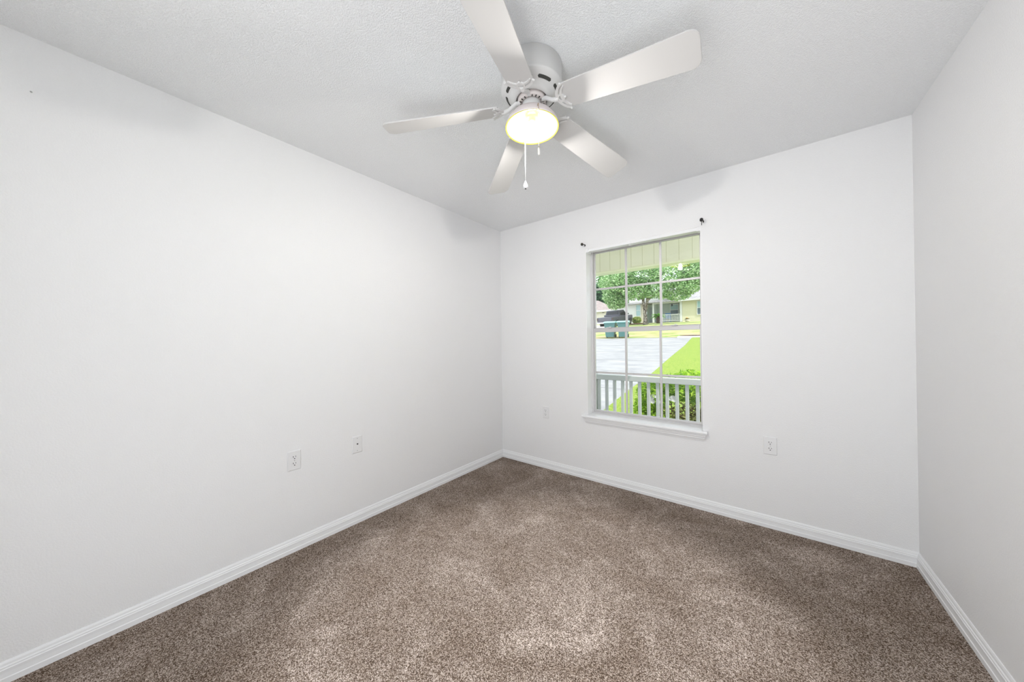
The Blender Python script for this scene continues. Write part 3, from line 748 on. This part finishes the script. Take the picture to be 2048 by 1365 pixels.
box(pr, -7.9 - ho.x, -5.31 - ho.x, -.03, .03, 4.36 - ho.z, 4.44 - ho.z); box(pr, -7.9 - ho.x, -5.31 - ho.x, -.03, .03, 3.6 - ho.z, 3.66 - ho.z)
for k in range(20): box(pr, -7.88 - ho.x + .13 * k, -7.84 - ho.x + .13 * k, -.02, .02, 3.66 - ho.z, 4.36 - ho.z)
obj('porch_rail', pr, m_hwhite, hs)
# main roof (front slope) and left front gable
bm = B(); prism(bm, [(39.55 - ho.y, 5.92 - ho.z), (39.55 - ho.y, 6.04 - ho.z), (43.6 - ho.y, 8.1 - ho.z), (47.6 - ho.y, 6.04 - ho.z), (47.6 - ho.y, 5.92 - ho.z)], 0, -13.2 - ho.x, 4.5 - ho.x)
obj('main_roof', bm, m_roof, hs)
bm = B(); prism(bm, [(-13.5 - ho.x, 6.05 - ho.z), (-5.9 - ho.x, 6.05 - ho.z), (-9.7 - ho.x, 8.05 - ho.z)], 1, 39.95 - ho.y, 40.15 - ho.y)
obj('gable_wall', bm, m_hwhite, hs)
bm = B(); prism(bm, [(-14.0 - ho.x, 5.98 - ho.z), (-9.7 - ho.x, 8.25 - ho.z), (-5.4 - ho.x, 5.98 - ho.z), (-5.4 - ho.x, 6.12 - ho.z), (-9.7 - ho.x, 8.40 - ho.z), (-14.0 - ho.x, 6.12 - ho.z)], 1, 39.7 - ho.y, 43.8 - ho.y)
gr = obj('gable_roof', bm, m_roof, hs)
bm = B(); prism(bm, [(-14.0 - ho.x, 5.92 - ho.z), (-9.7 - ho.x, 8.19 - ho.z), (-5.4 - ho.x, 5.92 - ho.z), (-5.4 - ho.x, 6.13 - ho.z), (-9.7 - ho.x, 8.41 - ho.z), (-14.0 - ho.x, 6.13 - ho.z)], 1, 39.60 - ho.y, 39.70 - ho.y)
obj('rake_board', bm, m_hwhite, gr)
hb('eave_board', -5.4, 4.5, 39.50, 39.56, 5.88, 6.06, m_hwhite)
# lantern hanging in the porch
ln = thing('porch_lantern', 'small dark lantern hanging under the porch eave across the street', 'lantern', (-6.18, 40.05, 5.80))
obj('rod', tube(B(), [(0, 0, 0), (0, 0, -.12)], .012, 6), m_black, ln)
obj('cage', lathe(B(), [(0, -.10), (.09, -.16), (.10, -.34), (.05, -.40), (0, -.40)], 8), m_black, ln)
# blue porch chair
ch = thing('porch_chair', 'blue chair on the porch across the street, behind its white railing', 'chair', (-6.80, 40.6, 3.5))
ch.scale = (1.15, 1.15, 1.12)
obj('seat', bx(-.28, .28, -.25, .28, .38, .43, .01), m_blue, ch); 
bm = B()
for k in range(5): box(bm, -.27 + .11 * k, -.18 + .11 * k, .24, .28, .43, 1.02)
obj('backrest', bm, m_blue, ch)
for sx in (-1, 1):
    obj('armrest', bx(sx * .30 - .05, sx * .30 + .05, -.30, .28, .62, .65, .005), m_blue, ch)
    for yy in (-.25, .25): obj('leg', bx(sx * .28 - .03, sx * .28 + .03, yy - .03, yy + .03, 0, .62), m_blue, ch)

# garage of the left neighbour
ga = thing('garage', 'warm white garage with taupe hip roof behind the truck', 'garage', (-21.5, 52, 3.9))
def gbx(name, x0, x1, y0, y1, z0, z1, m, parent=ga): return obj(name, bx((x0 + 17.5) * 1.22, (x1 + 17.5) * 1.22, y0 - 42, y1 - 42, (z0 - 3.1) * 1.08, (z1 - 3.1) * 1.08), m, parent)
gbx('wall', -22, -13.1, 38, 46, 2.9, 5.2, m_pink)
gbx('garage_door', -20.5, -15.6, 37.93, 38.0, 3.0, 5.0, m_hwhite)
gbx('wall_vent', -14.75, -14.45, 37.95, 38.0, 4.92, 5.0, m_dark)
bm = B()
e = [bm.verts.new(v) for v in ((-6.2, -4.5, 2.2), (4.85, -4.5, 2.2), (4.85, 4.5, 2.2), (-6.2, 4.5, 2.2))]
e2 = [bm.verts.new(v) for v in ((-6.2, -4.5, 2.36), (4.85, -4.5, 2.36), (4.85, 4.5, 2.36), (-6.2, 4.5, 2.36))]
tp = [bm.verts.new((-1.8, 0, 4.6)), bm.verts.new((1.0, 0, 4.6))]
bm.faces.new(e[::-1])
for k in range(4): bm.faces.new((e[k], e[(k + 1) % 4], e2[(k + 1) % 4], e2[k]))
bm.faces.new((e2[0], e2[1], tp[1], tp[0])); bm.faces.new((e2[2], e2[3], tp[0], tp[1])); bm.faces.new((e2[1], e2[2], tp[1])); bm.faces.new((e2[3], e2[0], tp[0]))
obj('roof', bm, m_roofb, ga)
gbx('eave_board', -22.7, -12.75, 37.42, 37.5, 5.08, 5.30, m_hwhite)

# ------------------------------------------------------------------ pickup truck, heading away along its local +y
tk = thing('pickup_truck', 'charcoal pickup truck parked on the drive across the street', 'truck', (-11.25, 35.0, gz(35.0) - .08), math.radians(-5))
tk.rotation_euler = (math.radians(6.0), 0, math.radians(-5))
bm = B()
box(bm, -.97, .97, -2.75, -.75, .55, 1.14, .05)
box(bm, -.97, .97, -.78, 1.25, .55, 1.20, .05)
box(bm, -.95, .95, 1.2, 2.75, .55, 1.16, .10)
obj('body', bm, m_truck, tk)
bm = B()
prof = [(-.85, 1.17), (-.62, 1.83), (.55, 1.86), (1.28, 1.2)]
A = [bm.verts.new((-.90 + (.14 if q in (1, 2) else 0), y_, z_)) for q, (y_, z_) in enumerate(prof)]; C = [bm.verts.new((.90 - (.14 if q in (1, 2) else 0), y_, z_)) for q, (y_, z_) in enumerate(prof)]
for k in range(4): bm.faces.new((A[k], A[(k + 1) % 4], C[(k + 1) % 4], C[k]))
bm.faces.new(A[::-1]); bm.faces.new(C)
cab = obj('cab', bm, m_truck, tk)
bm = B()
q = [(-.74, -.84, 1.24), (.74, -.84, 1.24), (.66, -.67, 1.73), (-.66, -.67, 1.73)]
bm.faces.new([bm.verts.new(v) for v in q])
g = bmesh.ops.extrude_face_region(bm, geom=list(bm.faces))
for v in g['geom']:
    if isinstance(v, bmesh.types.BMVert): v.co.y -= .02
obj('rear_window', bm, m_truckw, cab)
for sx in (-1, 1):
    for (ya, yb, yc, yd) in ((-.66, .18, .14, -.50), (.26, 1.06, .58, .22)):
        bm = B()
        bm.faces.new([bm.verts.new(v) for v in ((sx * .895, ya, 1.25), (sx * .895, yb, 1.25), (sx * .785, yc, 1.76), (sx * .785, yd, 1.76))])
        g = bmesh.ops.extrude_face_region(bm, geom=list(bm.faces))
        for v in g['geom']:
            if isinstance(v, bmesh.types.BMVert): v.co.x += sx * .02
        obj('side_window', bm, m_truckw, cab)
    obj('tail_light', bx(sx * .90 - .06, sx * .90 + .06, -2.78, -2.70, .80, 1.08, .01), m_red, tk)
    obj('side_mirror', bx(sx * 1.08 - .10, sx * 1.08 + .10, .95, 1.05, 1.25, 1.42, .02), m_truckw, tk)
    for yy in (-1.75, 1.85):
        bm = B(); lathe(bm, [(.2, -.12), (.36, -.12), (.40, -.08), (.40, .08), (.36, .12), (.2, .12)], 24)
        for v in bm.verts: v.co = Vector((v.co.z + sx * .87, v.co.x + yy, v.co.y + .40))
        w_ = obj('wheel', bm, m_tyre, tk, True)
        bm = B(); lathe(bm, [(0, .10), (.2, .10), (.22, .06), (.22, -.06), (0, -.06)], 16)
        for v in bm.verts: v.co = Vector((v.co.z * sx + sx * .87, v.co.x + yy, v.co.y + .40))
        obj('hub', bm, m_chrome, w_)
        bm = B(); ring = []
        for a_ in range(13):
            an = PI * a_ / 12
            ring.append([bm.verts.new((sx * x_, yy + r_ * math.cos(an), .42 + r_ * math.sin(an))) for x_, r_ in ((.93, .43), (1.0, .43), (1.0, .52), (.93, .56))])
        for p_, q_ in zip(ring, ring[1:]):
            for e_ in range(4): bm.faces.new((p_[e_], p_[(e_ + 1) % 4], q_[(e_ + 1) % 4], q_[e_]))
        obj('wheel_arch', bm, m_truck, tk)
obj('tailgate', bx(-.78, .78, -2.80, -2.74, .66, 1.13, .02), m_truck, tk)
obj('rear_bumper', bx(-.92, .92, -2.95, -2.75, .45, .62, .03), m_chrome, tk)
obj('bed_rail', bx(-.96, .96, -.98, -.78, 1.14, 1.36, .02), m_truck, tk)

# ------------------------------------------------------------------ wheeled bins
def wheelie(label, x, y, rz):
    t = thing('trash_bin', label, 'trash bin', (x, y, gz(y)), rz, 'teal wheeled bins by the street')
    bm = B()
    lo = [bm.verts.new(v) for v in ((-.28, -.28, .06), (.28, -.28, .06), (.28, .26, .06), (-.28, .26, .06))]
    hi = [bm.verts.new(v) for v in ((-.38, -.40, 1.02), (.38, -.40, 1.02), (.38, .36, 1.02), (-.38, .36, 1.02))]
    bm.faces.new(lo[::-1]); bm.faces.new(hi)
    for k in range(4): bm.faces.new((lo[k], lo[(k + 1) % 4], hi[(k + 1) % 4], hi[k]))
    obj('body', bm, m_bin, t)
    bm = prism(B(), [(-.44, 1.02), (.40, 1.02), (.40, 1.08), (.1, 1.16), (-.38, 1.11), (-.44, 1.06)], 0, -.41, .41)
    obj('lid', bm, m_binlid, t)
    obj('handle', tube(B(), [(-.30, .42, .98), (.30, .42, .98)], .02, 8), m_bin, t)
    for sx in (-1, 1):
        bm = B(); lathe(bm, [(0, -.03), (.13, -.03), (.13, .03), (0, .03)], 18)
        for v in bm.verts: v.co = Vector((v.co.z + sx * .31, v.co.x + .26, v.co.y + .13))
        obj('wheel', bm, m_tyre, t)
    t.scale = (1.08, 1.08, 1.12)
    return t
b1 = wheelie('teal wheeled bin at the street, the left one of the pair', -7.02, 21.95, math.radians(8))
dup(b1, 'teal wheeled bin at the street, the right one of the pair', (-6.02, 21.95, gz(21.95)), math.radians(14))
